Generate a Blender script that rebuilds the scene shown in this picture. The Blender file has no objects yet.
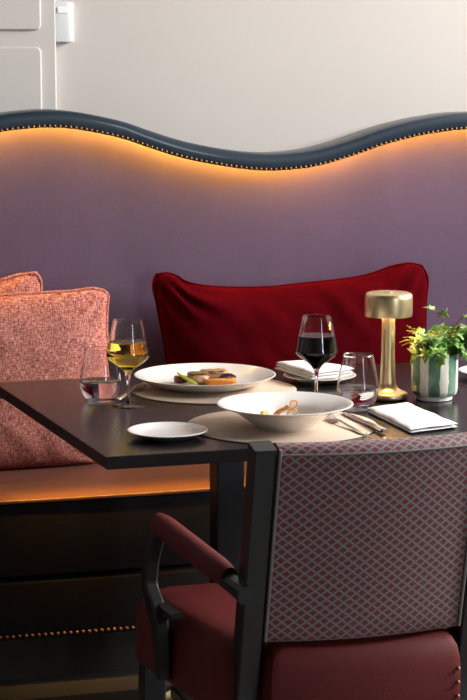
import bpy, bmesh, math, random
from mathutils import Vector, Matrix, noise
random.seed(7)
S = bpy.context.scene
COL = S.collection
PI = math.pi

# ------------------------------------------------------------------ materials
def nodes_of(name):
    m = bpy.data.materials.new(name); m.use_nodes = True
    nt = m.node_tree
    return m, nt, nt.nodes['Principled BSDF']

def N(nt, kind, **kw):
    n = nt.nodes.new(kind)
    for k, v in kw.items():
        if k in n.inputs.keys(): n.inputs[k].default_value = v
        else: setattr(n, k, v)
    return n

def rgb(r, g, b):                                   # display 0..255 -> linear
    f = lambda c: (c/12.92 if c <= .04045 else ((c+.055)/1.055)**2.4)
    return (f(r/255), f(g/255), f(b/255), 1)

def mat(name, col, rough=.5, metal=0, spec=.5, coat=0, sheen=0, sheen_rough=.4, sheen_tint=None, emit=None, estr=0,
        noise_scale=0, noise_amt=0, bump=0, bump_scale=200, coords='Object', stretch=(1, 1, 1)):
    m, nt, b = nodes_of(name)
    b.inputs['Base Color'].default_value = col
    b.inputs['Roughness'].default_value = rough
    b.inputs['Metallic'].default_value = metal
    b.inputs['Specular IOR Level'].default_value = spec
    b.inputs['Coat Weight'].default_value = coat
    b.inputs['Sheen Weight'].default_value = sheen
    b.inputs['Sheen Roughness'].default_value = sheen_rough
    if sheen_tint: b.inputs['Sheen Tint'].default_value = sheen_tint
    if emit:
        b.inputs['Emission Color'].default_value = emit
        b.inputs['Emission Strength'].default_value = estr
    tc = N(nt, 'ShaderNodeTexCoord'); mp = N(nt, 'ShaderNodeMapping')
    mp.inputs['Scale'].default_value = stretch
    nt.links.new(tc.outputs[coords], mp.inputs['Vector'])
    if noise_amt:
        nz = N(nt, 'ShaderNodeTexNoise', Scale=noise_scale, Detail=5.0, Roughness=.6)
        nt.links.new(mp.outputs[0], nz.inputs['Vector'])
        mx = N(nt, 'ShaderNodeMix', data_type='RGBA')
        mx.inputs[6].default_value = tuple(c*(1-noise_amt) for c in col[:3])+(1,)
        mx.inputs[7].default_value = tuple(min(1, c*(1+noise_amt)) for c in col[:3])+(1,)
        nt.links.new(nz.outputs['Fac'], mx.inputs[0])
        nt.links.new(mx.outputs[2], b.inputs['Base Color'])
    if bump:
        nb = N(nt, 'ShaderNodeTexNoise', Scale=bump_scale, Detail=4.0)
        nt.links.new(mp.outputs[0], nb.inputs['Vector'])
        bp = N(nt, 'ShaderNodeBump', Strength=bump, Distance=.002)
        nt.links.new(nb.outputs['Fac'], bp.inputs['Height'])
        nt.links.new(bp.outputs[0], b.inputs['Normal'])
    return m

def glass_mat(name, col=(1, 1, 1, 1), ior=1.45, rough=0):
    m, nt, b = nodes_of(name)
    b.inputs['Base Color'].default_value = col
    b.inputs['Roughness'].default_value = rough
    b.inputs['Transmission Weight'].default_value = 1
    b.inputs['IOR'].default_value = ior
    return m

M = {}
M['plaster'] = mat('wall plaster', rgb(192, 186, 181), .85, noise_scale=2.2, noise_amt=.05, bump=.12, bump_scale=35)
M['panel_paint'] = mat('painted wood panel', rgb(192, 187, 183), .55, bump=.05, bump_scale=60)
M['dim_paint'] = mat('dark taupe paint', rgb(84, 78, 75), .7, noise_scale=2, noise_amt=.05)
M['white_plastic'] = mat('white plastic', rgb(206, 208, 210), .35)
M['lens'] = mat('fixture lens', rgb(250, 250, 250), .08, coat=1)
M['leather'] = mat('mauve leather', rgb(86, 66, 91), .42, noise_scale=4.5, noise_amt=.34, bump=.12, bump_scale=190, stretch=(1, 1, .55), sheen=.15)
M['seat_leather'] = mat('seat leather', rgb(100, 60, 50), .45, noise_scale=7, noise_amt=.15, bump=.25, bump_scale=160)
M['shaded_leather'] = mat('plum leather with painted shade', rgb(22, 15, 21), .6, spec=.25, noise_scale=6, noise_amt=.15, bump=.25, bump_scale=160)  # near-black tone carries the table's shade on the banquette front
M['plinth'] = mat('plinth wood', rgb(40, 34, 30), .55, noise_scale=8, noise_amt=.2)
M['navy'] = mat('navy lacquered rail', rgb(24, 40, 54), .36, coat=.2, noise_scale=20, noise_amt=.15)
M['nail'] = mat('antique brass nails', rgb(128, 96, 70), .5, metal=1)
M['led'] = mat('warm led strip', (1, .6, .2, 1), .5, emit=(1, .56, .06, 1), estr=85)
M['table'] = mat('dark table top', rgb(21, 18, 18), .25, spec=.5, noise_scale=14, noise_amt=.2, bump=.03, bump_scale=300)
M['table_edge'] = mat('black table frame', rgb(10, 11, 16), .4)
M['china'] = mat('white china', rgb(238, 236, 233), .22, coat=.4)
M['mat_beige'] = mat('beige placemat', rgb(206, 186, 167), .6, noise_scale=60, noise_amt=.05, bump=.15, bump_scale=400)
M['linen'] = mat('white linen', rgb(243, 243, 244), .85, sheen=.2, bump=.3, bump_scale=500)
M['steel'] = mat('polished steel', rgb(214, 212, 210), .24, metal=1)
M['brass'] = mat('brushed brass', rgb(236, 214, 166), .34, metal=1, bump=.05, bump_scale=120, stretch=(1, 1, 8))
M['bulb'] = mat('lamp diffuser', (1, .85, .6, 1), .5, emit=(1, .62, .28, 1), estr=14)
M['felt'] = mat('black felt foot', rgb(14, 14, 14), .9)
M['glass'] = glass_mat('clear glass')
M['water'] = glass_mat('water', (.97, .98, 1, 1), 1.33)
M['white_wine'] = glass_mat('white wine', (1, .84, .13, 1), 1.34)
M['red_wine'] = mat('red wine', rgb(20, 3, 8), .04, coat=.3)
M['soil'] = mat('potting soil', rgb(50, 36, 26), .95, noise_scale=90, noise_amt=.5, bump=.8, bump_scale=120)
M['stem'] = mat('ivy stem', rgb(120, 110, 60), .6)
M['blackwood'] = mat('black stained wood', rgb(19, 20, 23), .42, noise_scale=30, noise_amt=.25, bump=.06, bump_scale=80, stretch=(1, 1, .15))
M['red_leather'] = mat('dark red upholstery', rgb(96, 27, 29), .65, spec=.3, noise_scale=16, noise_amt=.2, bump=.3, bump_scale=700)
M['piping'] = mat('grey piping', rgb(120, 115, 112), .6)
M['meat'] = mat('roast meat', rgb(176, 128, 98), .45, noise_scale=70, noise_amt=.45, bump=.7, bump_scale=120)
M['crust'] = mat('herb crust', rgb(112, 96, 50), .6, noise_scale=110, noise_amt=.5, bump=1, bump_scale=160)
M['sear'] = mat('seared crust', rgb(168, 126, 84), .55, noise_scale=100, noise_amt=.4, bump=.8, bump_scale=150)
M['pastry'] = mat('golden pastry', rgb(222, 140, 48), .5, noise_scale=90, noise_amt=.3, bump=.8, bump_scale=140)
M['asparagus'] = mat('green stalk', rgb(175, 190, 60), .4, noise_scale=40, noise_amt=.2)
M['beet'] = mat('dark red vegetable', rgb(110, 34, 26), .35, noise_scale=60, noise_amt=.4)
M['purple_leaf'] = mat('purple leaf', rgb(88, 58, 66), .5, noise_scale=60, noise_amt=.3)
M['crisp'] = mat('orange crisp', rgb(238, 165, 88), .4, noise_scale=80, noise_amt=.25)
M['puree'] = mat('pale puree', rgb(214, 188, 168), .35, noise_scale=30, noise_amt=.05)
M['potato'] = mat('yellow cube', rgb(232, 205, 120), .45, noise_scale=60, noise_amt=.15)
M['herb'] = mat('green herb', rgb(110, 130, 50), .5)
M['window_paint'] = mat('window frame paint', rgb(60, 58, 56), .5)

def velvet():
    m, nt, b = nodes_of('red velvet')
    lw = N(nt, 'ShaderNodeLayerWeight', Blend=.35)
    tc = N(nt, 'ShaderNodeTexCoord')
    nz = N(nt, 'ShaderNodeTexNoise', Scale=9.0, Detail=6.0, Roughness=.65)
    nt.links.new(tc.outputs['Object'], nz.inputs['Vector'])
    r = N(nt, 'ShaderNodeMix', data_type='RGBA')
    r.inputs[6].default_value = rgb(38, 4, 8); r.inputs[7].default_value = rgb(88, 7, 15)
    nt.links.new(nz.outputs['Fac'], r.inputs[0])
    nt.links.new(r.outputs[2], b.inputs['Base Color'])
    b.inputs['Roughness'].default_value = .75
    b.inputs['Specular IOR Level'].default_value = .0
    b.inputs['Sheen Weight'].default_value = .14
    b.inputs['Sheen Roughness'].default_value = .35
    b.inputs['Sheen Tint'].default_value = rgb(255, 30, 50)
    n2 = N(nt, 'ShaderNodeTexNoise', Scale=600.0)
    nt.links.new(tc.outputs['Object'], n2.inputs['Vector'])
    bp = N(nt, 'ShaderNodeBump', Strength=.25, Distance=.001)
    nt.links.new(n2.outputs['Fac'], bp.inputs['Height']); nt.links.new(bp.outputs[0], b.inputs['Normal'])
    return m
M['velvet'] = velvet()

def tweed():
    m, nt, b = nodes_of('salmon tweed')
    uv = N(nt, 'ShaderNodeTexCoord')
    def stretched(sx, sy):
        mp = N(nt, 'ShaderNodeMapping'); mp.inputs['Scale'].default_value = (sx, sy, 1)
        nt.links.new(uv.outputs['UV'], mp.inputs['Vector'])
        nz = N(nt, 'ShaderNodeTexNoise', Scale=1.0, Detail=3.0, Roughness=.7)
        nt.links.new(mp.outputs[0], nz.inputs['Vector'])
        return nz
    a = stretched(330, 70); c = stretched(80, 330)
    ad = N(nt, 'ShaderNodeMath', operation='ADD')
    nt.links.new(a.outputs['Fac'], ad.inputs[0]); nt.links.new(c.outputs['Fac'], ad.inputs[1])
    cr = N(nt, 'ShaderNodeValToRGB')
    e = cr.color_ramp.elements
    e[0].position = .38; e[0].color = rgb(82, 46, 48)
    e[1].position = .66; e[1].color = rgb(212, 176, 162)
    k = cr.color_ramp.elements.new(.5); k.color = rgb(168, 97, 87)
    hl = N(nt, 'ShaderNodeMath', operation='MULTIPLY'); hl.inputs[1].default_value = .5
    nt.links.new(ad.outputs[0], hl.inputs[0]); nt.links.new(hl.outputs[0], cr.inputs['Fac'])
    nt.links.new(cr.outputs['Color'], b.inputs['Base Color'])
    b.inputs['Roughness'].default_value = .9
    b.inputs['Specular IOR Level'].default_value = .1
    bp = N(nt, 'ShaderNodeBump', Strength=.6, Distance=.002)
    nt.links.new(hl.outputs[0], bp.inputs['Height']); nt.links.new(bp.outputs[0], b.inputs['Normal'])
    return m
M['tweed'] = tweed()

def math_node(nt, op, a, b=None):
    n = N(nt, 'ShaderNodeMath', operation=op)
    for i, v in enumerate((a, b)):
        if v is None: continue
        if isinstance(v, (int, float)): n.inputs[i].default_value = v
        else: nt.links.new(v, n.inputs[i])
    return n.outputs[0]

def lattice():
    m, nt, b = nodes_of('diamond lattice fabric')
    tc = N(nt, 'ShaderNodeTexCoord'); sp = N(nt, 'ShaderNodeSeparateXYZ')
    nt.links.new(tc.outputs['UV'], sp.inputs[0])
    p = math_node(nt, 'DIVIDE', sp.outputs[0], .0214); q = math_node(nt, 'DIVIDE', sp.outputs[1], .0170)
    def band(op):
        f = math_node(nt, 'FRACT', math_node(nt, op, p, q))
        return math_node(nt, 'LESS_THAN', f, .275)
    ln = math_node(nt, 'MAXIMUM', band('ADD'), band('SUBTRACT'))
    nz = N(nt, 'ShaderNodeTexNoise', Scale=700.0, Detail=2.0)
    nt.links.new(tc.outputs['UV'], nz.inputs['Vector'])
    red = N(nt, 'ShaderNodeMix', data_type='RGBA')
    red.inputs[6].default_value = rgb(92, 22, 31); red.inputs[7].default_value = rgb(132, 42, 50)
    gr = N(nt, 'ShaderNodeMix', data_type='RGBA')
    gr.inputs[6].default_value = rgb(98, 103, 106); gr.inputs[7].default_value = rgb(134, 137, 138)
    for x in (red, gr): nt.links.new(nz.outputs['Fac'], x.inputs[0])
    mx = N(nt, 'ShaderNodeMix', data_type='RGBA')
    nt.links.new(ln, mx.inputs[0]); nt.links.new(red.outputs[2], mx.inputs[6]); nt.links.new(gr.outputs[2], mx.inputs[7])
    nt.links.new(mx.outputs[2], b.inputs['Base Color'])
    b.inputs['Roughness'].default_value = .6
    b.inputs['Sheen Weight'].default_value = .15
    bp = N(nt, 'ShaderNodeBump', Strength=.3, Distance=.001)
    nt.links.new(ln, bp.inputs['Height']); nt.links.new(bp.outputs[0], b.inputs['Normal'])
    return m
M['lattice'] = lattice()

def striped_pot():
    m, nt, b = nodes_of('striped glazed pot')
    tc = N(nt, 'ShaderNodeTexCoord'); sp = N(nt, 'ShaderNodeSeparateXYZ')
    nt.links.new(tc.outputs['Object'], sp.inputs[0])
    ang = math_node(nt, 'ARCTAN2', sp.outputs[1], sp.outputs[0])
    nz = N(nt, 'ShaderNodeTexNoise', Scale=35.0); nt.links.new(tc.outputs['Object'], nz.inputs['Vector'])
    w = math_node(nt, 'MULTIPLY', math_node(nt, 'SUBTRACT', nz.outputs['Fac'], .5), .16)
    t = math_node(nt, 'FRACT', math_node(nt, 'ADD', math_node(nt, 'MULTIPLY', math_node(nt, 'ADD', ang, w), 7/(2*PI)), POT_PHASE))
    g = math_node(nt, 'LESS_THAN', t, .57)
    n2 = N(nt, 'ShaderNodeTexNoise', Scale=60.0, Detail=4.0); nt.links.new(tc.outputs['Object'], n2.inputs['Vector'])
    gm = N(nt, 'ShaderNodeMix', data_type='RGBA')
    gm.inputs[6].default_value = rgb(52, 92, 78); gm.inputs[7].default_value = rgb(128, 168, 138)
    nt.links.new(n2.outputs['Fac'], gm.inputs[0])
    mx = N(nt, 'ShaderNodeMix', data_type='RGBA')
    mx.inputs[6].default_value = rgb(238, 232, 220)
    nt.links.new(g, mx.inputs[0]); nt.links.new(gm.outputs[2], mx.inputs[7])
    nt.links.new(mx.outputs[2], b.inputs['Base Color'])
    b.inputs['Roughness'].default_value = .3
    b.inputs['Coat Weight'].default_value = .3
    return m
POT_PHASE = .158
M['pot'] = striped_pot()

def ivy_leaf():
    m, nt, b = nodes_of('ivy leaf')
    tc = N(nt, 'ShaderNodeTexCoord')
    nz = N(nt, 'ShaderNodeTexNoise', Scale=38.0, Detail=3.0); nt.links.new(tc.outputs['Object'], nz.inputs['Vector'])
    cr = N(nt, 'ShaderNodeValToRGB'); e = cr.color_ramp.elements
    e[0].position = .35; e[0].color = rgb(62, 112, 42); e[1].position = .68; e[1].color = rgb(196, 214, 130)
    k = e.new(.52); k.color = rgb(112, 160, 66)
    nt.links.new(nz.outputs['Fac'], cr.inputs['Fac']); nt.links.new(cr.outputs['Color'], b.inputs['Base Color'])
    b.inputs['Roughness'].default_value = .38
    b.inputs['Subsurface Weight'].default_value = .0
    return m
M['leaf'] = ivy_leaf()

def floor_mat():
    m, nt, b = nodes_of('black and pale stone tiles')
    tc = N(nt, 'ShaderNodeTexCoord'); mp = N(nt, 'ShaderNodeMapping')
    mp.inputs['Location'].default_value = (.33, .66, 0)
    nt.links.new(tc.outputs['Object'], mp.inputs['Vector'])
    sp = N(nt, 'ShaderNodeSeparateXYZ'); nt.links.new(mp.outputs[0], sp.inputs[0])
    y = sp.outputs[1]
    mp2 = N(nt, 'ShaderNodeMapping'); mp2.inputs['Rotation'].default_value = (0, 0, PI/4)
    nt.links.new(mp.outputs[0], mp2.inputs['Vector'])
    ck = N(nt, 'ShaderNodeTexChecker', Scale=1/.42)
    ck.inputs['Color2'].default_value = rgb(22, 22, 24); ck.inputs['Color1'].default_value = rgb(185, 180, 172)
    nt.links.new(mp2.outputs[0], ck.inputs['Vector'])
    bord = math_node(nt, 'GREATER_THAN', y, -.004)
    m1 = N(nt, 'ShaderNodeMix', data_type='RGBA'); nt.links.new(bord, m1.inputs[0])
    nt.links.new(ck.outputs['Color'], m1.inputs[6]); m1.inputs[7].default_value = rgb(52, 48, 46)
    nt.links.new(m1.outputs[2], b.inputs['Base Color'])
    b.inputs['Roughness'].default_value = .3
    return m

# ------------------------------------------------------------------ mesh helpers
def obj(name, bm, m, parent=None, loc=(0, 0, 0), rotz=0, smooth=True, angle=40):
    bmesh.ops.recalc_face_normals(bm, faces=bm.faces)
    me = bpy.data.meshes.new(name); bm.to_mesh(me); bm.free()
    me.materials.append(m)
    if smooth:
        for p in me.polygons: p.use_smooth = True
        me.set_sharp_from_angle(angle=math.radians(angle))
    o = bpy.data.objects.new(name, me); COL.objects.link(o)
    o.location = loc; o.rotation_euler = (0, 0, rotz)
    if parent: o.parent = parent
    return o

def tag(o, label, cat, group=None):
    o['label'] = label; o['category'] = cat
    if group: o['group'] = group
    return o

def thing(name, label, cat, loc=(0, 0, 0), rotz=0, group=None):
    o = bpy.data.objects.new(name, None); COL.objects.link(o)
    o.empty_display_size = .05
    o.location = loc; o.rotation_euler = (0, 0, rotz)
    return tag(o, label, cat, group)

def struct(name, bm, m, **kw):
    o = obj(name, bm, m, **kw); o['kind'] = 'structure'; return o

def box(bm, c, s, bevel=0, seg=2, rot=None):
    r = bmesh.ops.create_cube(bm, size=1)
    vs = r['verts']
    bmesh.ops.scale(bm, vec=s, verts=vs)
    if bevel:
        es = list({e for v in vs for e in v.link_edges})
        rb = bmesh.ops.bevel(bm, geom=es, offset=bevel, segments=seg, profile=.5, affect='EDGES')
        vs = list({v for f in rb['faces'] for v in f.verts} | {v for v in vs if v.is_valid})
    if rot is not None: bmesh.ops.rotate(bm, cent=(0, 0, 0), matrix=rot, verts=vs)
    bmesh.ops.translate(bm, vec=c, verts=vs)
    return vs

def lathe(bm, prof, seg=56, c=(0, 0, 0)):
    """profile (r, z) list; r = 0 gives a pole"""
    rings = []
    for r, z in prof:
        if r <= 1e-6: rings.append([bm.verts.new((c[0], c[1], c[2]+z))])
        else: rings.append([bm.verts.new((c[0]+r*math.cos(2*PI*i/seg), c[1]+r*math.sin(2*PI*i/seg), c[2]+z)) for i in range(seg)])
    for a, b in zip(rings, rings[1:]):
        for i in range(seg):
            j = (i+1) % seg
            if len(a) == 1 and len(b) == 1: continue
            if len(a) == 1: bm.faces.new((a[0], b[i], b[j]))
            elif len(b) == 1: bm.faces.new((a[i], a[j], b[0]))
            else: bm.faces.new((a[i], a[j], b[j], b[i]))

def smooth_prof(pts, n=6):
    """Catmull-Rom through (r, z) points"""
    out = []
    P = [pts[0]]+list(pts)+[pts[-1]]
    for i in range(1, len(P)-2):
        p0, p1, p2, p3 = P[i-1], P[i], P[i+1], P[i+2]
        for k in range(n):
            t = k/n
            out.append(tuple(.5*(2*b+(c-a)*t+(2*a-5*b+4*c-d)*t*t+(3*b-a-3*c+d)*t**3) for a, b, c, d in zip(p0, p1, p2, p3)))
    out.append(tuple(pts[-1]))
    return out

def tube(bm, pts, rad, seg=8, cap=True):
    pts = [Vector(p) for p in pts]; n = len(pts)
    rads = rad if isinstance(rad, (list, tuple)) else [rad]*n
    up = None; rings = []
    for i, p in enumerate(pts):
        t = (pts[min(i+1, n-1)]-pts[max(i-1, 0)]).normalized()
        if up is None: up = Vector((0, 0, 1)) if abs(t.z) < .9 else Vector((1, 0, 0))
        s = t.cross(up).normalized(); up = s.cross(t).normalized()
        rr = rads[i]; ra, rb_ = rr if isinstance(rr, tuple) else (rr, rr)
        rings.append([bm.verts.new(p+s*ra*math.cos(2*PI*k/seg)+up*rb_*math.sin(2*PI*k/seg)) for k in range(seg)])
    loft(bm, rings, cap)

def loft(bm, rings, cap=True, closed=True):
    n = len(rings[0])
    for a, b in zip(rings, rings[1:]):
        for k in range(n if closed else n-1):
            bm.faces.new((a[k], a[(k+1) % n], b[(k+1) % n], b[k]))
    if cap:
        bm.faces.new(rings[0][::-1]); bm.faces.new(rings[-1])

def beam(bm, pts, w, d, ch=.004):
    """rectangular, chamfered section swept in the YZ plane; w along X, d across the path"""
    pts = [Vector(p) for p in pts]; n = len(pts); rings = []
    for i, p in enumerate(pts):
        t = (pts[min(i+1, n-1)]-pts[max(i-1, 0)]); t.x *= .0; t.normalize()
        nn = Vector((0, -t.z, t.y)); X = Vector((1, 0, 0))
        dd = d[i] if isinstance(d, (list, tuple)) else d
        a, b = w/2, dd/2
        sec = [(-a+ch, -b), (a-ch, -b), (a, -b+ch), (a, b-ch), (a-ch, b), (-a+ch, b), (-a, b-ch), (-a, -b+ch)]
        rings.append([bm.verts.new(p+X*u+nn*v) for u, v in sec])
    loft(bm, rings)

def prism(bm, outline, z0, z1, bevel=0, seg=2):
    lo = [bm.verts.new((x, y, z0)) for x, y in outline]; hi = [bm.verts.new((x, y, z1)) for x, y in outline]
    n = len(outline); fs = [bm.faces.new(lo[::-1]), bm.faces.new(hi)]
    for k in range(n): fs.append(bm.faces.new((lo[k], lo[(k+1) % n], hi[(k+1) % n], hi[k])))
    if bevel:
        es = [e for f in fs[:2] for e in f.edges]
        bmesh.ops.bevel(bm, geom=list(set(es)), offset=bevel, segments=seg, profile=.5, affect='EDGES')

def crom(pts, n):
    """resample a polyline smoothly to n points (Catmull-Rom, even in parameter of arc length)"""
    d = smooth_prof(pts, 12)
    L = [0]
    for a, b in zip(d, d[1:]): L.append(L[-1]+math.dist(a, b))
    out = []; j = 0
    for i in range(n):
        s = L[-1]*i/(n-1)
        while j < len(L)-2 and L[j+1] < s: j += 1
        f = (s-L[j])/max(1e-9, L[j+1]-L[j])
        out.append(tuple(a+(b-a)*f for a, b in zip(d[j], d[j+1])))
    return out

def interp(xs, ys, x):
    if x <= xs[0]: return ys[0]
    for a, b, c, d in zip(xs, xs[1:], ys, ys[1:]):
        if x <= b: return c+(d-c)*(x-a)/(b-a)
    return ys[-1]

# ------------------------------------------------------------------ camera
F, ZC, HZ = 2000., 1.525, 49.
cam = bpy.data.cameras.new('camera'); co = bpy.data.objects.new('camera', cam); COL.objects.link(co)
cam.sensor_fit = 'HORIZONTAL'; cam.sensor_width = 36; cam.lens = F/467*36
co.location = (0, 0, ZC); co.rotation_euler = (PI/2-math.atan((350-HZ)/F), 0, 0)
cam.clip_start = .05
S.camera = co

# ------------------------------------------------------------------ setting
A_B = math.radians(16.5)                      # direction of the banquette and the wall behind it
OB = (0, 5.403, 0)
UB = Vector((math.cos(A_B), math.sin(A_B), 0)); NB = Vector((-math.sin(A_B), math.cos(A_B), 0))
def bw(X, Y, Z): return Vector(OB)+UB*X+NB*Y+Vector((0, 0, Z))

M['floor'] = floor_mat()
bm = bmesh.new(); box(bm, (.6, -3.9, -.05), (10.2, 9.6, .1))
struct('floor', bm, M['floor'], loc=OB, rotz=A_B)
bm = bmesh.new(); box(bm, (.6, .13, 2.15), (8.4, .1, 4.3))
struct('wall_back', bm, M['plaster'], loc=OB, rotz=A_B)
# panelled pilaster on the left of the wall
bm = bmesh.new(); box(bm, (-1.07, .065, 2.15), (1.198, .03, 4.3), .004)
for z0, z1 in ((.9, 1.530), (1.574, 2.6)):
    # raised field with rounded corners and an eased edge
    w0, w1, rr = -1.58, -.512, .014
    out = []
    for cx, cz, a0 in ((w1-rr, z1-rr, 0), (w0+rr, z1-rr, PI/2), (w0+rr, z0+rr, PI), (w1-rr, z0+rr, 1.5*PI)):
        out += [(cx+rr*math.cos(a0+k*PI/8), cz+rr*math.sin(a0+k*PI/8)) for k in range(5)]
    b2 = bmesh.new(); prism(b2, out, -.055, -.041, .0045, 3)
    bmesh.ops.rotate(b2, cent=(0, 0, 0), matrix=Matrix.Rotation(PI/2, 3, 'X'), verts=b2.verts)
    mm = bpy.data.meshes.new('tmp'); b2.to_mesh(mm); b2.free(); bm.from_mesh(mm); bpy.data.meshes.remove(mm)
struct('trim_1', bm, M['panel_paint'], loc=OB, rotz=A_B, smooth=False)
bm = bmesh.new()
for zc, zh in ((1.0, 2.0), (4.15, .3)): box(bm, (4.2, 4.35, zc), (.1, 4.9, zh))
for zc, zh in ((.3, .6), (3.75, 1.1)): box(bm, (4.2, -.6, zc), (.1, 5.0, zh))
for yc, yl, z0, z1 in ((-2.75, .7, .6, 3.2), (.4, 3.0, .6, 3.2), (2.55, 1.3, 2.0, 4.0), (6.55, .5, 2.0, 4.0)): box(bm, (4.2, yc, (z0+z1)/2), (.1, yl, z1-z0))
struct('wall_right', bm, M['dim_paint'])
bm = bmesh.new()
for yc in (3.23, 4.25, 5.25, 6.27): box(bm, (4.2, yc, 3.0), (.07, .06, 2.0), .006)
for zc in (2.03, 3.97): box(bm, (4.2, 4.75, zc), (.07, 3.1, .06), .006)
struct('window_1', bm, M['window_paint'])
bm = bmesh.new()
for yc in (-2.37, -1.13): box(bm, (4.2, yc, 1.9), (.07, .06, 2.6), .006)
for zc in (.63, 2.2, 3.17): box(bm, (4.2, -1.75, zc), (.07, 1.3, .06), .006)
struct('window_2', bm, M['window_paint'])

bm = bmesh.new(); box(bm, (-3.0, .9, 2.15), (.1, 8.0, 4.3)); struct('wall_left', bm, M['dim_paint'])
bm = bmesh.new(); box(bm, (.6, -3.1, 2.15), (7.3, .1, 4.3)); struct('wall_front', bm, M['dim_paint'])
bm = bmesh.new(); box(bm, (.6, 1.9, 4.35), (7.3, 10.1, .1)); struct('ceiling', bm, M['dim_paint'])
# small white fixture on the wall beside the pilaster
t = thing('wall_fixture', 'small white fixture mounted high on the wall beside the panelling', 'wall fixture', bw(-.4445, .08, 1.542), A_B)
bm = bmesh.new()
out = [(-.026, .0), (.024, 0)]+[(.024*math.cos(a), -.017-.010*math.sin(a)) for a in [i*PI/8 for i in range(0, 5)]]+[(-.026, -.027)]
prism(bm, out, 0, .106, .006, 3); obj('housing', bm, M['white_plastic'], t, angle=20)
bm = bmesh.new(); box(bm, (-.008, -.0275, .084), (.028, .003, .016), .001); obj('lens', bm, M['lens'], t, smooth=False)

# ------------------------------------------------------------------ banquette
XS = [-1.75, -1.5, -1.25, -1.0, -.82, -.72, -.642, -.576, -.511, -.445, -.379, -.312, -.245, -.177, -.109, -.015, .052, .108, .193, .264, .335, .407, .48, .553, .653, .80, .95, 1.1, 1.3, 1.6, 1.9, 2.2]
ZT = [1.30, 1.36, 1.33, 1.26, 1.29, 1.335, 1.358, 1.366, 1.369, 1.364, 1.352, 1.336, 1.313, 1.291, 1.274, 1.257, 1.249, 1.247, 1.253, 1.267, 1.287, 1.310, 1.328, 1.341, 1.351, 1.345, 1.30, 1.26, 1.255, 1.31, 1.36, 1.34]
RAILW = .0455
curve = [p for p in crom(list(zip(XS, ZT)), 420)]
def rail_z(X): return interp([p[0] for p in curve], [p[1] for p in curve], X)
ban = thing('banquette', 'long mauve leather banquette with wavy navy top rail and warm under-rail glow', 'banquette', OB, A_B)
# backrest panel
bm = bmesh.new(); rows = []
for X, z in curve:
    zt = z-.012
    rows.append([bm.verts.new((X, y, zz)) for y, zz in ((.002, .40), (.0, .46+(zt-.46)*.33), (0, .46+(zt-.46)*.66), (0, zt), (.055, zt), (.055, .40))])
loft(bm, rows); obj('backrest', bm, M['leather'], ban)
# top rail: a hooked section, its lip hangs in front of the light strip
bm = bmesh.new(); rows = []
for X, z in curve:
    zb = z-RAILW
    sec = ((.062, z-.004), (.052, z), (-.046, z), (-.053, z-.003), (-.0555, z-.008), (-.056, zb+.014), (-.052, zb+.003), (-.046, zb), (-.040, zb), (-.040, zb+.026), (.0, zb+.026), (.062, zb+.026))
    rows.append([bm.verts.new((X, y, zz)) for y, zz in sec])
loft(bm, rows); rail = obj('top_rail', bm, M['navy'], ban)
bm = bmesh.new(); rows = []
for X, z in curve:
    zb = z-RAILW
    rows.append([bm.verts.new((X, y, zz)) for y, zz in ((-.033, zb+.011), (-.019, zb+.011), (-.019, zb+.016), (-.033, zb+.016))])
loft(bm, rows); st = obj('light_strip', bm, M['led'], ban); st['label'] = 'warm glowing light strip under the rail'
# nails under the rail
def nail_mesh():
    b = bmesh.new()
    lathe(b, [(.0047, 0), (.0043, .0021), (.0030, .0040), (0, .0049)], 14)
    bmesh.ops.rotate(b, cent=(0, 0, 0), matrix=Matrix.Rotation(PI/2, 3, 'X'), verts=b.verts)
    return b
def nails(parent, spots, name='upholstery_nail'):
    first = None
    for p in spots:
        if first is None: first = obj(name, nail_mesh(), M['nail'], parent); o = first
        else: o = first.copy(); COL.objects.link(o)
        o.location = p
spots = []; need = 0
for (xa, za), (xb, zb_) in zip(curve, curve[1:]):
    seg = math.dist((xa, za), (xb, zb_)); at = need
    while at < seg:
        X = xa+(xb-xa)*at/seg; z = za+(zb_-za)*at/seg
        if -.65 < X < .67: spots.append((X, -.0540, z-RAILW+.0045))
        at += .0140
    need = at-seg
nails(rail, spots)
# seat
def seat_roll(bm, X0, X1, front, z0, z1, r):
    sec = [(.0, z0), (front+r*.6, z0)]
    for k in range(7):
        a = -PI/2+k*PI/12
        sec.append((front+r*.6-r*.6*math.cos(a), z0+r*.6+r*.6*math.sin(a)))
    for k in range(9):
        a = k*PI/16
        sec.append((front+r-r*math.cos(a), z1-r+r*math.sin(a)))
    sec += [(-.3, z1+.006), (.0, z1)]
    rings = []
    for i in range(41):
        X = X0+(X1-X0)*i/40
        bow = .010*math.cos((X+.45)*4.2)
        rings.append([bm.verts.new((X, y-(bow if y < -.4 else 0), z)) for y, z in sec])
    loft(bm, rings)
bm = bmesh.new(); seat_roll(bm, -1.75, 2.2, -.556, .451, .46, .0035); obj('seat_cushion', bm, M['seat_leather'], ban)
bm = bmesh.new(); seat_roll(bm, -1.75, 2.2, -.552, .272, .4505, .004); obj('front_panel', bm, M['shaded_leather'], ban)  # split off below the seat edge so the painted shade starts sharply
bm = bmesh.new(); seat_roll(bm, -1.75, 2.2, -.552, .112, .270, .02); base = obj('base_panel', bm, M['shaded_leather'], ban)
bm = bmesh.new(); box(bm, (.225, -.26, .056), (3.95, .50, .112)); obj('plinth', bm, M['plinth'], ban)
nails(base, [(-.78+.0155*i, -.5515-.010*math.cos((-.78+.0155*i+.45)*4.2), .123) for i in range(27)])

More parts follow.
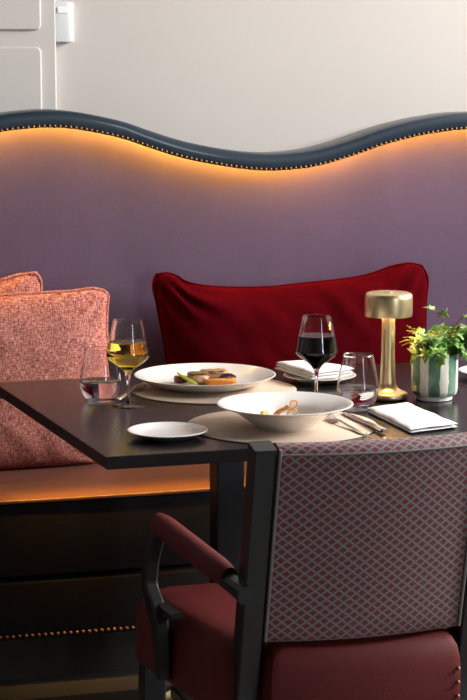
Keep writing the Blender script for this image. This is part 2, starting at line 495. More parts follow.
# ------------------------------------------------------------------ cushions
def coons(bot, right, top, left, n, m_):
    B, T = crom(bot, n), crom(top, n); Lf, R = crom(left, m_), crom(right, m_)
    g = []
    for j in range(m_):
        v = j/(m_-1); row = []
        for i in range(n):
            u = i/(n-1)
            c = [(1-v)*B[i][k]+v*T[i][k]+(1-u)*Lf[j][k]+u*R[j][k]-((1-u)*(1-v)*B[0][k]+u*(1-v)*B[-1][k]+(1-u)*v*T[0][k]+u*v*T[-1][k]) for k in (0, 1)]
            row.append(c)
        g.append(row)
    return g

def cushion(name, label, bot, right, top, left, yb, yt, half, m, wr=.006, wrs=9, piping=None, n=64, seed=0, back=.75, q=.5):
    """outline in banquette X,Z; yb/yt depth of the mid plane at bottom and top"""
    g = coons(bot, right, top, left, n, n)
    zs = [c[1] for r in g for c in r]; z0, z1 = min(zs), max(zs)
    bm = bmesh.new(); uvl = bm.loops.layers.uv.new('UVMap'); uvs = {}
    F_, Bk = [], []
    for j in range(n):
        fr, br = [], []
        for i in range(n):
            X, Z = g[j][i]; u, v = 2*i/(n-1)-1, 2*j/(n-1)-1
            ed = max(0, (1-abs(u)**2.6)*(1-abs(v)**2.6))
            h = half*ed**q
            Yc = yb+(yt-yb)*(Z-z0)/(z1-z0)
            w = wr*(noise.noise(Vector((X*wrs+seed, Z*wrs*.8, seed*3.1)))+.6*noise.noise(Vector(((X+Z)*wrs*2.1+seed, (Z-X)*wrs*1.1, 4.2+seed))))*min(1, ed*4)
            # gathers running in from the corners
            cd = min(math.hypot(1-abs(u), 1-abs(v)), 1)
            gather = .8*wr*math.sin(math.atan2(1-abs(v)+.02, 1-abs(u)+.02)*13+seed)*math.exp(-((cd-.26)/.2)**2)
            vf = bm.verts.new((X, Yc-h-w-gather, Z)); fr.append(vf); uvs[vf] = (X, Z)
            if 0 < i < n-1 and 0 < j < n-1:
                vb = bm.verts.new((X, min(Yc+h*back, -.004), Z)); uvs[vb] = (X, Z)
            else: vb = vf
            br.append(vb)
        F_.append(fr); Bk.append(br)
    for G in (F_, Bk):
        for j in range(n-1):
            for i in range(n-1):
                f4 = []
                for q_ in (G[j][i], G[j][i+1], G[j+1][i+1], G[j+1][i]):
                    if q_ not in f4: f4.append(q_)
                if len(f4) > 2:
                    try: bm.faces.new(f4)
                    except ValueError: pass
    for f in bm.faces:
        for lp in f.loops: lp[uvl].uv = uvs[lp.vert]
    edge = [F_[0][i].co.copy() for i in range(n)]+[F_[j][-1].co.copy() for j in range(1, n)]+[F_[-1][i].co.copy() for i in range(n-2, -1, -1)]+[F_[j][0].co.copy() for j in range(n-2, 0, -1)]
    root = thing(name, label, 'cushion', OB, A_B)
    root.location = bw(sum(c[0] for r in g for c in r)/n/n, (yb+yt)/2, z0); off = (-(sum(c[0] for r in g for c in r)/n/n), -(yb+yt)/2, -z0)
    obj('cover', bm, m, root, loc=off, angle=180)
    if piping:
        b2 = bmesh.new(); edge.append(edge[0].copy()); tube(b2, edge, piping, 8, cap=False)
        u2 = b2.loops.layers.uv.new('UVMap')
        for f in b2.faces:
            for lp in f.loops: lp[u2].uv = (lp.vert.co.x, lp.vert.co.z+lp.vert.co.y)
        obj('piping', b2, m, root, loc=off, angle=180)
    return root

cushion('velvet_cushion', 'wide dark red velvet cushion leaning on the mauve backrest behind the lamp',
        [(-.200, .468), (.0, .462), (.25, .462), (.495, .468)],
        [(.495, .468), (.508, .60), (.517, .74), (.522, .85), (.527, .905), (.515, .936)],
        [(-.238, .936), (-.212, .939), (-.185, .932), (-.150, .912), (-.067, .898), (.058, .893), (.157, .899), (.300, .909), (.370, .922), (.420, .938), (.475, .944), (.515, .936)],
        [(-.200, .468), (-.212, .60), (-.222, .74), (-.240, .85), (-.250, .905), (-.238, .936)],
        -.150, -.085, .088, M['velvet'], wr=.012, wrs=7, seed=1.3, piping=.003)
cushion('tweed_cushion', 'salmon pink woven tweed cushion standing in front of its twin behind the water tumbler',
        [(-.86, .466), (-.65, .462), (-.40, .468)],
        [(-.40, .468), (-.392, .60), (-.391, .727), (-.395, .80), (-.391, .86), (-.387, .893), (-.400, .907)],
        [(-.86, .885), (-.76, .897), (-.67, .903), (-.567, .906), (-.475, .908), (-.430, .913), (-.400, .907)],
        [(-.86, .466), (-.872, .68), (-.86, .885)],
        -.215, -.160, .085, M['tweed'], wr=.006, wrs=8, piping=.0055, seed=5.2)
cushion('tweed_cushion', 'salmon pink woven tweed cushion tucked behind the front one at the left',
        [(-1.0, .468), (-.80, .462), (-.560, .468)],
        [(-.560, .468), (-.548, .70), (-.545, .86), (-.541, .92), (-.553, .945)],
        [(-1.0, .885), (-.80, .905), (-.69, .918), (-.640, .931), (-.600, .941), (-.553, .945)],
        [(-1.0, .468), (-1.01, .68), (-1.0, .885)],
        -.062, -.048, .052, M['tweed'], wr=.005, wrs=8, piping=.0055, seed=9.1)

# ------------------------------------------------------------------ table
TA = Vector((-.244, 3.768, 0)); TL = Vector((-.298, .812, 0)).normalized(); TF = Vector((.717, .217, 0)).normalized()
TW, TD = 1.35, .925
ctr = TA+TF*TW/2+TL*TD/2
tab = thing('dining_table', 'large dark brown square-edged dining table laid for two', 'dining table', (ctr.x, ctr.y, 0))
def tw(a, d): p = TA+TF*a+TL*d-ctr; return (p.x, p.y)
bm = bmesh.new(); prism(bm, [tw(0, 0), tw(TW, 0), tw(TW, TD), tw(0, TD)], .7245, .75, .0012, 1)
top = obj('tabletop', bm, M['table'], tab, smooth=False)
top.data.materials.append(M['table_edge'])                 # black edge banding round the top
for p in top.data.polygons:
    if abs(p.normal.z) < .3: p.material_index = 1
for a in (.398, 1.06):
    bm = bmesh.new(); c = tw(a, .44)
    box(bm, (c[0], c[1], .376), (.062, .062, .69), .003, 1, None)
    bmesh.ops.rotate(bm, cent=(c[0], c[1], 0), matrix=Matrix.Rotation(math.radians(16.8), 3, 'Z'), verts=bm.verts)
    lg = obj('pedestal', bm, M['table_edge'], tab, smooth=False)
    bm = bmesh.new(); box(bm, (0, 0, .016), (.08, .62, .032), .004, 1)
    bmesh.ops.rotate(bm, cent=(0, 0, 0), matrix=Matrix.Rotation(math.radians(18.5), 3, 'Z'), verts=bm.verts)
    bmesh.ops.translate(bm, vec=(c[0], c[1], 0), verts=bm.verts)
    obj('foot', bm, M['table_edge'], tab, smooth=False)
    bm = bmesh.new(); box(bm, (0, 0, .7155), (.08, .62, .018), .003, 1)
    bmesh.ops.rotate(bm, cent=(0, 0, 0), matrix=Matrix.Rotation(math.radians(18.5), 3, 'Z'), verts=bm.verts)
    bmesh.ops.translate(bm, vec=(c[0], c[1], 0), verts=bm.verts)
    obj('bracket', bm, M['table_edge'], tab, smooth=False)

# ------------------------------------------------------------------ tableware
ZTOP = .75
def placemat(x, y, r, label):
    bm = bmesh.new(); lathe(bm, [(0, 0), (r-.002, 0), (r, .0008), (r, .0022), (r-.001, .003), (0, .003)], 96)
    return tag(obj('placemat', bm, M['mat_beige'], loc=(x, y, ZTOP)), label, 'placemat', 'round placemats')
placemat(-.045, 4.530, .190, 'round beige placemat under the dinner plate of meat')
placemat(.100, 4.088, .199, 'round beige placemat under the deep bowl at the front')
ZM = ZTOP+.003

def plate(name, label, x, y, z, r, h, foot, group='white china plates'):
    bm = bmesh.new(); t_ = .0045
    prof = [(0, .003), (foot-.006, .003), (foot-.003, 0), (foot, .0), (foot+.003, .003), (foot+(r-foot)*.55, h*.38), (r-.004, h-.004), (r, h-.001), (r-.0015, h), (r-.005, h-.0008), (foot+(r-foot)*.5, h*.36+t_), (foot*.96, .0045+t_*.7), (0, .003+t_)]
    lathe(bm, prof, 96)
    return tag(obj(name, bm, M['china'], loc=(x, y, z), angle=50), label, 'plate', group)
plate('bread_plate', 'small flat white bread plate empty at the front left table corner', -.133, 3.968, ZTOP, .0815, .0165, .045)
plate('dinner_plate', 'large white dinner plate holding sliced meat on the back placemat', -.066, 4.566, ZM, .1640, .0295, .098)
plate('side_plate', 'white side plate carrying a folded napkin behind the red wine', .203, 4.655, ZTOP, .086, .017, .048)
plate('side_plate', 'white plate cut off at the right edge beyond the plant pot', .632, 4.713, ZTOP, .0955, .018, .05)

bm = bmesh.new()
prof = [(0, .004), (.050, .004), (.053, 0), (.058, 0), (.061, .004)]+smooth_prof([(.066, .008), (.085, .022), (.108, .037), (.137, .0478)], 5)+[(.1405, .0492), (.1410, .0505), (.1395, .0515), (.136, .0508)]+smooth_prof([(.128, .0478), (.105, .0395), (.088, .030), (.078, .018), (.064, .0105), (.03, .0085)], 5)+[(0, .008)]
lathe(bm, prof, 96)
BX, BY = .106, 4.060
tag(obj('pasta_bowl', bm, M['china'], loc=(BX, BY, ZM), angle=50), 'wide-rimmed deep white bowl with a small garnish, front centre', 'bowl')

# ---- food on the dinner plate
PZ = ZM+.0078
def blob(name, c, s, m, label, cat, seed, rot=0, tilt=0, amp=.12, group=None, sub=4, power=3.5):
    bm = bmesh.new(); bmesh.ops.create_cube(bm, size=2)
    bmesh.ops.subdivide_edges(bm, edges=bm.edges, cuts=sub*2, use_grid_fill=True)
    for v in bm.verts:
        d = v.co.copy(); k = (abs(d.x)**power+abs(d.y)**power+abs(d.z)**power)**(1/power); d /= k
        d *= 1+amp*noise.noise(d*2.2+Vector((seed, seed*2, 0)))+amp*.5*noise.noise(d*6+Vector((0, seed, seed)))
        v.co = Vector((d.x*s[0], d.y*s[1], d.z*s[2]))
    bmesh.ops.rotate(bm, cent=(0, 0, 0), matrix=Matrix.Rotation(tilt, 3, 'Y'), verts=bm.verts)
    bmesh.ops.rotate(bm, cent=(0, 0, 0), matrix=Matrix.Rotation(rot, 3, 'Z'), verts=bm.verts)
    zmin = min(v.co.z for v in bm.verts)
    bmesh.ops.translate(bm, vec=(0, 0, -zmin), verts=bm.verts)
    o = obj(name, bm, m, loc=c, angle=60)
    return tag(o, label, cat, group)
m1 = blob('meat_slice', (-.082, 4.553, PZ), (.024, .020, .0115), M['meat'], 'thick brown meat slice beside the green stalk', 'food', 1.1, .3, .1, group='sliced meat on the plate')
m2 = blob('meat_slice', (-.046, 4.580, PZ), (.034, .020, .0125), M['meat'], 'long brown herb-topped meat slice at the back of the plate', 'food', 2.4, .2, -.08, group='sliced meat on the plate')
for p, s_, sd in ((m1, (.022, .017, .003), 3.3), (m2, (.030, .017, .0028), 4.4)):
    top = max(v.co.z for v in p.data.vertices)
    o = blob('crust', (0, 0, top-.0045), s_, M['crust'] if p is m1 else M['sear'], '', '', sd, .25, 0, amp=.3); del o['label']; del o['category']; o.parent = p
    o['label'] = 'green herb crust' if p is m1 else 'seared brown crust'
blob('beetroot_piece', (-.122, 4.566, PZ), (.015, .013, .0085), M['beet'], 'small dark red vegetable piece under the green stalk', 'food', 5.1, .4)
blob('pastry_piece', (-.028, 4.535, PZ), (.036, .014, .0072), M['pastry'], 'golden orange pastry bar in front of the meat', 'food', 6.2, .06, amp=.16)
bm = bmesh.new(); tube(bm, [(.002, -.004, .004), (-.012, .003, .0115), (-.027, .010, .019), (-.043, .016, .028)], [.0030, .0036, .0036, .0022], 10)
tag(obj('vegetable_stalk', bm, M['asparagus'], loc=(-.087, 4.525, PZ)), 'yellow green vegetable stalk leaning on the meat', 'food')
bm = bmesh.new()
for k in range(5):
    a = k*.55-.3; pts = [(.012*i*math.cos(a)-.01, .010*i*math.sin(a), .002+.006*math.sin(i*.9+k)) for i in range(4)]
    tube(bm, pts, [.002, .0042, .004, .001], 8)
tag(obj('salad_leaf', bm, M['purple_leaf'], loc=(-.018, 4.553, PZ+.0140)), 'dark purple leaf lying over the pastry bar', 'food')

# ---- food in the bowl
BZ = ZM+.0085
bm = bmesh.new(); lathe(bm, [(0, .0065)]+[(.0075*k, .0065-.00001*k) for k in range(1, 8)]+[(.063, .0045), (.060, .0025), (0, .0012)], 64)
tag(obj('puree', bm, M['puree'], loc=(BX, BY, BZ)), 'smooth pale puree pooled in the bottom of the deep bowl', 'food')
BZ2 = BZ+.0065
bm = bmesh.new()
def bar(pts, r=.0019): tube(bm, pts, r, 8)
Lx = lambda u, v: (u+.25*v, .15*u-.12*v, v)
for pts in ([(0, 0), (0, .015), (0, .031)], [(0, .031), (.008, .031), (.0125, .028), (.012, .020), (.007, .0165), (0, .016)], [(0, .016), (.009, .016), (.0155, .012), (.0155, .004), (.010, .0005), (0, 0)]):
    bar([Lx(*p) for p in crom([(1.12*a, 1.15*b) for a, b in pts], 10)])
tag(obj('lattice_crisp', bm, M['crisp'], loc=(.110, BY+.010, BZ2+.003)), 'thin orange looped crisp standing upright in the bowl', 'food')
for i, (dx, dy, an, ln) in enumerate(((-.020, .0, .52, .032), (-.013, -.006, .62, .026))):
    bm = bmesh.new(); tube(bm, [(math.cos(.4)*ln*k/4, -.1*ln*k/4, .003+math.sin(an)*ln*1.35*k/4+.002*math.sin(k*1.4)) for k in range(5)], [(.0070, .0028)]*5, 8)
    tag(obj('carrot_crisp', bm, M['crisp'], loc=(.094+dx+.010, BY+.020+dy, BZ2+.004)), ('long orange crisp strip leaning up to the looped crisp' if i == 0 else 'short orange crisp strip in front of the long one'), 'food', 'orange crisp strips')
blob('potato_cube', (.064, BY+.006, BZ2-.001), (.009, .008, .009), M['potato'], 'small yellow cube at the left of the bowl garnish', 'food', 3.1, .5)
blob('herb_leaf', (.128, BY+.006, BZ2-.001), (.010, .006, .005), M['herb'], 'small green herb leaf at the foot of the looped crisp', 'food', 7.3, .5, amp=.3)

# ---- glasses
def wine_glass(label, loc, m_wine, wine_label, level):
    g = thing('wine_glass', label, 'wine glass', loc, group='stemmed wine glasses')
    outer = [(.0465, .100), (.0445, .118), (.0385, .150), (.0318, .190)]
    bowl = smooth_prof([(.0056, .066), (.0085, .074), (.0165, .084), (.0325, .0955), (.0462, .1085), (.0452, .124), (.0390, .157), (.0318, .190)], 6)
    stem = [(.0052, .066), (.0040, .056), (.0034, .040), (.0034, .020), (.0045, .009), (.008, .005), (.020, .0032), (.0375, .0018), (.0385, .0010), (.038, 0), (0, 0)]
    t_ = .0009
    inner = [(max(0, r-t_), z+.0004) for r, z in bowl if z > .0735]
    prof = [(0, 0)]+stem[::-1][1:-1]+bowl+[(.0316, .1908), (.0312, .1905)]+inner[::-1]+[(0, .0742)]
    bm = bmesh.new(); lathe(bm, prof, 64); obj('glass_body', bm, M['glass'], g, angle=70)
    wl = [(r+.0003, z) for r, z in inner if z < level]
    r_at = interp([z for r, z in inner], [r for r, z in inner], level)+.0003
    bm = bmesh.new(); lathe(bm, [(0, .0740)]+wl+[(r_at, level), (r_at-.001, level-.0003), (r_at*.6, level-.0006), (0, level-.0006)], 64)
    w = obj('wine', bm, m_wine, g, angle=70); w['label'] = wine_label
    return g
wine_glass('stemmed glass of golden white wine by the left tumbler', (-.231, 4.328, ZTOP), M['white_wine'], 'golden white wine', .142)
wine_glass('stemmed glass of dark red wine behind the deep bowl', (.184, 4.385, ZTOP), M['red_wine'], 'dark red wine', .148)

def tumbler(label, loc):
    g = thing('water_tumbler', label, 'tumbler', loc, group='stemless water tumblers')
    out = smooth_prof([(.026, 0), (.031, .003), (.0405, .020), (.0455, .040), (.0445, .058), (.0395, .085), (.0332, .118)], 6)
    t_ = .0010
    inn = [(r-t_, z) for r, z in out if z > .0125]
    prof = [(0, .0015), (.024, .0008)]+out+[(.0326, .1187), (.0321, .1183)]+inn[::-1]+smooth_prof([(.030, .0098), (.015, .0085), (0, .008)], 3)
    bm = bmesh.new(); lathe(bm, prof, 64); obj('glass_body', bm, M['glass'], g, angle=70)
    lv = .047
    r_at = interp([z for r, z in inn], [r for r, z in inn], lv)+.0003
    wl = [(r+.0003, z) for r, z in inn if z < lv]
    bm = bmesh.new(); lathe(bm, [(0, .0079), (.015, .0084), (.030, .0097)]+wl+[(r_at, lv), (r_at-.0012, lv-.0008), (0, lv-.0008)], 64)
    obj('water', bm, M['water'], g, angle=70)
tumbler('stemless tumbler of water left of the white wine glass', (-.296, 4.385, ZTOP))
tumbler('stemless tumbler of water between the bowl and the brass lamp', (.271, 4.296, ZTOP))

# ---- cutlery
def flat_path(bm, sec):
    """sec: (along, half width, z, half thickness) stations along +Y"""
    rings = []
    for s, w, z, h in sec:
        rings.append([bm.verts.new((w*a, s, z+h*b)) for a, b in ((-1, -.3), (-.7, -1), (.7, -1), (1, -.3), (1, .3), (.7, 1), (-.7, 1), (-1, .3))])
    loft(bm, rings)
def fork(label, tip, end, z):
    tip, end = Vector(tip), Vector(end); d = tip-end; Lh = d.length; rz = math.atan2(d.y, d.x)-PI/2
    g = thing('fork', label, 'fork', (end.x, end.y, z), rz, 'table forks')
    bm = bmesh.new(); flat_path(bm, [(0, .005, .0018, .0014), (.004, .0072, .0018, .0016), (Lh*.25, .0058, .0026, .0015), (Lh*.6, .0030, .0062, .0015), (Lh*.70, .0038, .0075, .0013), (Lh*.745, .0105, .0052, .0010), (Lh*.79, .0120, .0034, .0009)])
    obj('handle', bm, M['steel'], g, angle=60)
    for k in range(4):
        bm = bmesh.new(); x = -.0099+.0066*k
        tube(bm, [(x, Lh*.785, .0034), (x, Lh*.87, .0022), (x, Lh*.95, .0044), (x*1.0, Lh, .0085)], [.0019, .0018, .0016, .0010], 8)
        obj('tine', bm, M['steel'], g)
fork('small steel fork with its tines beside the back placemat', (-.212, 4.545), (-.258, 4.378), ZM+.0003)
fork('steel fork lying on the front placemat right of the bowl', (.200, 4.148), (.266, 3.972), ZM+.0003)
tip, end = Vector((.236, 4.215)), Vector((.305, 3.994)); d = tip-end; Lh = d.length
kn = thing('knife', 'steel table knife beside the fork with its handle off the placemat', 'knife', (end.x, end.y, ZM), math.atan2(d.y, d.x)-PI/2)
bm = bmesh.new(); flat_path(bm, [(0, .0050, .0052, .0036), (.003, .0068, .0052, .0046), (Lh*.2, .0066, .0050, .0044), (Lh*.40, .0052, .0046, .0036), (Lh*.44, .0046, .0044, .0028)])
obj('handle', bm, M['steel'], kn, angle=60)
bm = bmesh.new(); flat_path(bm, [(Lh*.44, .0044, .0044, .0018), (Lh*.50, .0082, .0036, .0008), (Lh*.80, .0092, .0030, .0007), (Lh*.94, .0070, .0028, .0006), (Lh, .0012, .0028, .0005)])
obj('blade', bm, M['steel'], kn, angle=60)

# ---- napkins: folded layers of cloth
def napkin(name, label, corners, z, layers, th, sag=0, seed=0, shift=.004):
    c = sum((Vector(p) for p in corners), Vector((0, 0)))/4
    bm = bmesh.new(); n = 22
    for L_ in range(layers):
        z0 = L_*th*.95; g = {}
        for side in (0, 1):
            for j in range(n):
                for i in range(n):
                    u, v = i/(n-1), j/(n-1)
                    p = [Vector(q)-c for q in corners]
                    P = p[0]*(1-u)*(1-v)+p[1]*u*(1-v)+p[2]*u*v+p[3]*(1-u)*v
                    P = P*(1-.010*L_*(1 if L_ % 2 else .4))+Vector((shift*L_*.35, -shift*.2*L_))
                    e = min(u, 1-u, v, 1-v)*2
                    rd = min(1, e*9)**.5
                    h = th*.5*(1+(1 if side else -1)*rd*.96)
                    wv = .0012*noise.noise(Vector((P.x*28+seed, P.y*28, L_*1.7)))*side + (.0022*(L_/(max(1, layers-1)))*noise.noise(Vector((P.x*14, P.y*14, seed)))) 
                    zz = z0+h+(wv if L_ or side else 0)-sag*((2*u-1)**2+(2*v-1)**2)*.5
                    g[side, i, j] = bm.verts.new((P.x, P.y, max(zz, 0.0)))
        for j in range(n-1):
            for i in range(n-1):
                bm.faces.new([g[1, a, b] for a, b in ((i, j), (i+1, j), (i+1, j+1), (i, j+1))])
                bm.faces.new([g[0, a, b] for a, b in ((i, j), (i, j+1), (i+1, j+1), (i+1, j))])
        for k in range(n-1):
            for a, b in (((k, 0), (k+1, 0)), ((n-1, k), (n-1, k+1)), ((n-1-k, n-1), (n-2-k, n-1)), ((0, n-1-k), (0, n-2-k))):
                bm.faces.new((g[0, a[0], a[1]], g[0, b[0], b[1]], g[1, b[0], b[1]], g[1, a[0], a[1]]))
    return tag(obj(name, bm, M['linen'], loc=(c.x, c.y, z), angle=60), label, 'napkin', 'folded white napkins')
napkin('napkin', 'folded white linen napkin lying flat at the front right table edge', [(.286, 4.245), (.378, 4.312), (.463, 4.062), (.360, 3.998)], ZTOP, 2, .0068, seed=2)
napkin('napkin', 'folded white linen napkin resting on a side plate', [(.097, 4.720), (.190, 4.745), (.278, 4.625), (.180, 4.553)], ZTOP+.0175, 3, .0075, seed=6, shift=.006)

# ---- brass lamp
LX, LY = .345, 4.414
lamp = thing('table_lamp', 'brushed brass cordless table lamp with drum shade, switched on', 'table lamp', (LX, LY, ZTOP))
bm = bmesh.new(); lathe(bm, [(0, 0), (.040, 0), (.040, .004), (0, .004)], 48); obj('felt_foot', bm, M['felt'], lamp)
bm = bmesh.new(); lathe(bm, [(0, .004), (.0445, .004), (.0452, .006), (.0452, .0125), (.0440, .0145)]+smooth_prof([(.040, .0165), (.030, .0205), (.022, .027), (.0180, .036)], 4)+[(0, .036)], 64); obj('base', bm, M['brass'], lamp)
bm = bmesh.new(); lathe(bm, [(0, .034)]+smooth_prof([(.0180, .036), (.0165, .06), (.0152, .11), (.0148, .16), (.0148, .200)], 4)+[(0, .200)], 48); obj('stem', bm, M['brass'], lamp)
bm = bmesh.new()
lathe(bm, [(.0512, .188), (.0528, .188), (.0532, .1895), (.0532, .228), (.0525, .234), (.0500, .2380), (.046, .2398), (.020, .2402), (.0, .2402), (0, .2380), (.045, .2375), (.0495, .234), (.0512, .226), (.0512, .188)], 72); obj('shade', bm, M['brass'], lamp)
bm = bmesh.new(); lathe(bm, [(.014, .202), (.047, .202), (.047, .206), (.014, .206), (.014, .202)], 48); o = obj('diffuser', bm, M['bulb'], lamp); o['label'] = 'glowing warm white diffuser'
bm = bmesh.new(); lathe(bm, [(0, .2400), (.009, .2400), (.009, .2415), (.0075, .2422), (0, .2422)], 32); obj('touch_button', bm, M['brass'], lamp)
ld = bpy.data.lights.new('lamp_glow', 'POINT'); lo = bpy.data.objects.new('lamp_glow', ld); COL.objects.link(lo)
ld.energy = .28; ld.color = (1, .60, .24); ld.shadow_soft_size = .012
lo.parent = lamp; lo.location = (-.030, -.0, .192)
ld2 = bpy.data.lights.new('lamp_glow', 'POINT'); lo2 = bpy.data.objects.new('lamp_glow', ld2); COL.objects.link(lo2)
ld2.energy = .42; ld2.color = (1, .50, .15); ld2.shadow_soft_size = .012
lo2.parent = lamp; lo2.location = (.032, -.012, .192)

# ---- potted ivy
PX, PY = .449, 4.410
pot = thing('potted_ivy', 'small trailing ivy in a green and white striped pot', 'potted plant', (PX, PY, ZTOP))
bm = bmesh.new()
lathe(bm, [(0, .012), (.046, .012), (.0498, .015), (.0520, .025), (.0525, .104), (.0520, .1055), (.0505, .1055), (.0500, .104), (.0495, .090), (0, .090)], 64); obj('pot', bm, M['pot'], pot)
bm = bmesh.new(); lathe(bm, [(0, 0), (.038, 0), (.0405, .002), (.0405, .0125), (0, .0125)], 48); o = obj('pot_foot', bm, M['china'], pot)
bm = bmesh.new(); lathe(bm, [(0, .090), (.0492, .090), (.0485, .097), (.03, .1), (0, .1)], 32); obj('soil', bm, M['soil'], pot)
LEAF = [(0, 0), (.18, -.16), (.42, -.10), (.34, .14), (.62, .30), (.34, .42), (.20, .50), (.12, .80), (0, 1.05)]
def leaf(bm, p, d, up, s):
    d = d.normalized(); r = d.cross(up).normalized(); u2 = r.cross(d).normalized()
    out = LEAF+[(-x, y) for x, y in LEAF[-2:0:-1]]
    mid = bm.verts.new(p+d*s*.38-u2*s*.05)
    ring = [bm.verts.new(p+r*x*s+d*y*s+u2*(abs(x)*.22-.18*max(0, y-.4)**1.5+.05*math.sin(7*x+5*y))*s) for x, y in out]
    for k in range(len(ring)): bm.faces.new((mid, ring[k], ring[(k+1) % len(ring)]))
rnd = random.Random(11)
lb, sb = bmesh.new(), bmesh.new()
vines = []
for k in range(56):
    a = rnd.uniform(0, 2*PI); reach = rnd.uniform(.015, .062); hgt = rnd.uniform(.015, .058)
    r0 = rnd.uniform(0, .03)
    p0 = Vector((r0*math.cos(a), r0*math.sin(a), .098))
    p2 = Vector(((r0+reach)*math.cos(a), (r0+reach)*math.sin(a), .098+hgt))
    p1 = (p0+p2)/2+Vector((0, 0, .018))
    vines.append([p0, p1, p2])
vines += [[Vector((.01, 0, .1)), Vector((.014, -.01, .145)), Vector((.022, -.012, .175)), Vector((.012, -.014, .192)), Vector((-.004, -.012, .205))],
          [Vector((.02, 0, .1)), Vector((.035, -.01, .15)), Vector((.05, -.01, .178)), Vector((.07, -.01, .19))],
          [Vector((-.02, 0, .1)), Vector((-.04, -.015, .135)), Vector((-.052, -.018, .140)), Vector((-.058, -.018, .133))],
          [Vector((.02, .01, .1)), Vector((.05, .0, .15)), Vector((.072, -.01, .16)), Vector((.09, -.012, .15))],
          [Vector((.01, -.03, .1)), Vector((.008, -.052, .118)), Vector((.006, -.060, .105)), Vector((.006, -.060, .092))],
          [Vector((-.02, -.03, .1)), Vector((-.03, -.045, .125)), Vector((-.036, -.055, .12))]]
for vn in vines:
    pts = [Vector(q) for q in crom([tuple(p) for p in vn], 9)]
    tube(sb, pts, .0011, 5)
    big = len(vn) == 3
    for i in range(3, 9):
        if not big and rnd.random() < .35 and i not in (8,): continue
        if big and rnd.random() < .38 and i != 8: continue
        t_ = (pts[min(i+1, 8)]-pts[i-1]).normalized()
        out = Vector((pts[i].x, pts[i].y, 0)); out = out.normalized() if out.length > .01 else Vector((rnd.uniform(-1, 1), rnd.uniform(-1, 1), 0))
        d = (t_*.5+out*.6+Vector((rnd.uniform(-.9, .9), rnd.uniform(-.9, .6), rnd.uniform(-.7, .25))))
        up = Vector((rnd.uniform(-.5, .5), rnd.uniform(-1.0, .0), 1.0))
        s_ = rnd.uniform(.024, .040) if big else rnd.uniform(.018, .030)
        base_p = pts[i]+Vector((rnd.uniform(-.004, .004), rnd.uniform(-.004, .004), rnd.uniform(-.002, .004)))
        if (base_p+d.normalized()*s_).x < -.062: continue
        leaf(lb, base_p, d, up, s_)
obj('stems', sb, M['stem'], pot)
lf = obj('foliage', lb, M['leaf'], pot, angle=70)
md = lf.modifiers.new('thickness', 'SOLIDIFY'); md.thickness = .0006

# ------------------------------------------------------------------ armchair
AC = math.radians(16)
ch = thing('armchair', 'armchair with dark red seat and grey-lattice backrest pulled up to the table front', 'armchair', (.233, 3.492, 0), AC)
# seat: stacked outline rings
half = [(0, -.035), (.165, -.035), (.180, -.028), (.184, .030), (.225, .040), (.245, .055), (.262, .12), (.290, .26), (.316, .40)]
half += [(.321-.05+.05*math.cos(a), .415+.05*math.sin(a)) for a in [i*PI/10 for i in range(6)]]+[(0, .468)]
outl = half+[(-x, y) for x, y in half[-2:0:-1]]
cx, cy = 0, .22
rings = []; bm = bmesh.new()
for s_, z in ((.955, .325), (.985, .329), (1, .340), (1, .412), (.992, .434), (.972, .453), (.935, .467), (.88, .474), (.78, .479), (.5, .484), (.2, .486)):
    rings.append([bm.verts.new((cx+(x-cx)*s_, cy+(y-cy)*s_, z)) for x, y in outl])
loft(bm, rings); seat = obj('seat', bm, M['red_leather'], ch, angle=45)
# backrest
ZB = lambda z: .48+(z-.48)*.977
def rec(z): return -.091*(z-.48)/.38
sec = [(.050, .484), (.068, .50), (.078, .60), (.078, .78), (.070, .838), (.052, .858), (.032, .863), (.012, .858), (.001, .8465), (0, .842)]+[(0, .842-(.842-.486)*k/10) for k in range(1, 10)]+[(0, .486), (.006, .480), (.042, .480)]
sec = [(y, ZB(z)) for y, z in sec]
arc = [0]
for a, b in zip(sec, sec[1:]): arc.append(arc[-1]+math.dist(a, b))
bm = bmesh.new(); uvl = bm.loops.layers.uv.new('UVMap'); uvs = {}; rings = []
NX = 30
for i in range(NX+1):
    x = -.184+.368*i/NX; r_ = []
    bul = .024*(1-(x/.184)**2)
    for k, (y, z) in enumerate(sec):
        v = bm.verts.new((x, y+rec(z)-bul, z)); uvs[v] = (x, -arc[k]); r_.append(v)
    rings.append(r_)
loft(bm, rings)
for f in bm.faces:
    for lp in f.loops: lp[uvl].uv = uvs[lp.vert]
back = obj('backrest', bm, M['lattice'], ch, angle=50)
bm = bmesh.new()
pp = []
for i in range(NX+1):
    x = -.184+.368*i/NX; pp.append((x, rec(ZB(.8455))-.024*(1-(x/.184)**2)-.0012, ZB(.8455)))
tube(bm, pp, .0018, 8); obj('piping', bm, M['piping'], back)
for sx in (-1, 1):
    bm = bmesh.new(); tube(bm, [(sx*.1845, rec(z)-.0035, z) for z in [.484+(.848-.484)*k/8 for k in range(9)]], .0032, 8); obj('piping', bm, M['piping'], back)
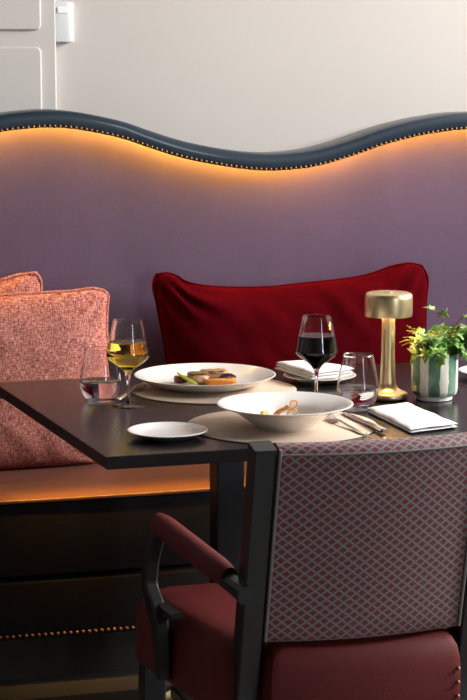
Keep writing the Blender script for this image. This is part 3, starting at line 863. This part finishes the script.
# legs, arms
for sx in (-1, 1):
    bm = bmesh.new()
    zs = [.852, .80, .70, .60, .50, .42, .36, .30, .20, .10, 0]
    pts = []
    for z in zs:
        y = rec(z)+.020 if z > .36 else rec(.36)+.020-.25*(.36-z)
        x = interp([0, .36, .862], [.209, .2100, .2100], z)
        pts.append((sx*x, y, z))
    beam(bm, pts, .040, [.042, .044, .046, .047, .048, .050, .050, .048, .044, .040, .036], .003)
    obj('rear_leg', bm, M['blackwood'], ch, angle=30)
    bm = bmesh.new()
    beam(bm, [(sx*.288, .420, .335), (sx*.290, .424, .2), (sx*.293, .430, 0)], .046, [.050, .046, .036], .003)
    obj('front_leg', bm, M['blackwood'], ch, angle=30)
    # arm: wooden rail, padded sleeve, swept support
    A0, A1 = Vector((sx*.226, -.030, .582)), Vector((sx*.304, .285, .636))
    bm = bmesh.new()
    beam(bm, [A0+Vector((0, 0, -.004)), A0.lerp(A1, .1)+Vector((0, 0, -.004)), A0.lerp(A1, .35)+Vector((0, 0, -.004)), A0.lerp(A1, .6), A1+Vector((0, 0, -.004))], .032, [.034, .030, .026, .024, .024], .007)
    arm = obj('arm_rail', bm, M['blackwood'], ch, angle=40)
    bm = bmesh.new(); pts, rd = [], []
    for k in range(15):
        t_ = k/14; e = min(t_, 1-t_)*14
        pts.append(A0.lerp(A1, .20+.83*t_)+Vector((0, 0, .003)))
        f_ = .80 if e < .5 else (.94 if e < 1.5 else 1)
        rd.append((.0225*f_, .0235*f_))
    tube(bm, pts, rd, 20); obj('arm_pad', bm, M['red_leather'], ch, angle=50)
    bm = bmesh.new()
    beam(bm, [(sx*x, y, z) for x, y, z in crom([(.306, .285, .632), (.312, .304, .590), (.317, .314, .550), (.319, .314, .515), (.317, .288, .488), (.313, .262, .458), (.308, .266, .410), (.304, .275, .345)], 22)], .026, [.030]*6+[.036]*5+[.046]*4+[.042]*4+[.036]*3, .004)
    beam(bm, [(sx*.312, .295, .480), (sx*.302, .240, .478), (sx*.294, .195, .484)], .022, [.034, .024, .010], .003)
    obj('arm_support', bm, M['blackwood'], ch, angle=40)
    for k in range(4) if sx > 0 else ():
        o = obj('upholstery_nail', nail_mesh(), M['nail'], seat); o.location = (sx*.172, -.0345, .412-.026*k)

# ------------------------------------------------------------------ added under-table light: made-up warm strip at the back edge, for the seat glow
p_mid = TA+TL*.905+TF*.65-ctr; aF = math.atan2(TF.y, TF.x)
bm = bmesh.new(); box(bm, (0, 0, -.005), (1.28, .012, .010)); bmesh.ops.rotate(bm, cent=(0, 0, 0), matrix=Matrix.Rotation(aF, 3, 'Z'), verts=bm.verts)
o = obj('added_light_channel', bm, M['table_edge'], tab, smooth=False, loc=(p_mid.x, p_mid.y, .7245)); o['label'] = 'thin added warm strip light under the back edge for the seat glow'
al = bpy.data.lights.new('added_seat_glow', 'AREA'); al.shape = 'RECTANGLE'; al.size = 1.26; al.size_y = .008
al.energy = 2.0; al.color = (1, .56, .07); al.spread = math.radians(50)
ao = bpy.data.objects.new('added_seat_glow', al); COL.objects.link(ao); ao.parent = tab; ao.location = (p_mid.x, p_mid.y, .713)
ao.rotation_euler = (math.radians(8), 0, aF)

# ------------------------------------------------------------------ daylight
al = bpy.data.lights.new('window_daylight', 'AREA'); al.shape = 'RECTANGLE'; al.size = 1.95; al.size_y = 3.0
al.energy = 720; al.color = (1, .975, .945)
ao = bpy.data.objects.new('window_daylight', al); COL.objects.link(ao)
ao.location = (4.35, 4.75, 3.0); ao.rotation_euler = (0, math.radians(90), 0)
al = bpy.data.lights.new('window_daylight', 'AREA'); al.shape = 'RECTANGLE'; al.size = 2.55; al.size_y = 1.2
al.energy = 165; al.color = (.80, .90, 1)
ao = bpy.data.objects.new('window_daylight', al); COL.objects.link(ao)
ao.location = (4.35, -1.75, 1.9); ao.rotation_euler = (0, math.radians(90), 0)
w = bpy.data.worlds.new('world'); S.world = w; w.use_nodes = True
w.node_tree.nodes['Background'].inputs[0].default_value = (.80, .88, 1, 1)
w.node_tree.nodes['Background'].inputs[1].default_value = .03

S.view_settings.view_transform = 'Standard'; S.view_settings.look = 'None'
S.view_settings.exposure = 0; S.view_settings.gamma = 1; S.view_settings.use_curve_mapping = False
S.cycles.use_denoising = True
S.cycles.caustics_reflective = False
S.cycles.max_bounces = 14; S.cycles.transmission_bounces = 14
S.cycles.sample_clamp_indirect = 4
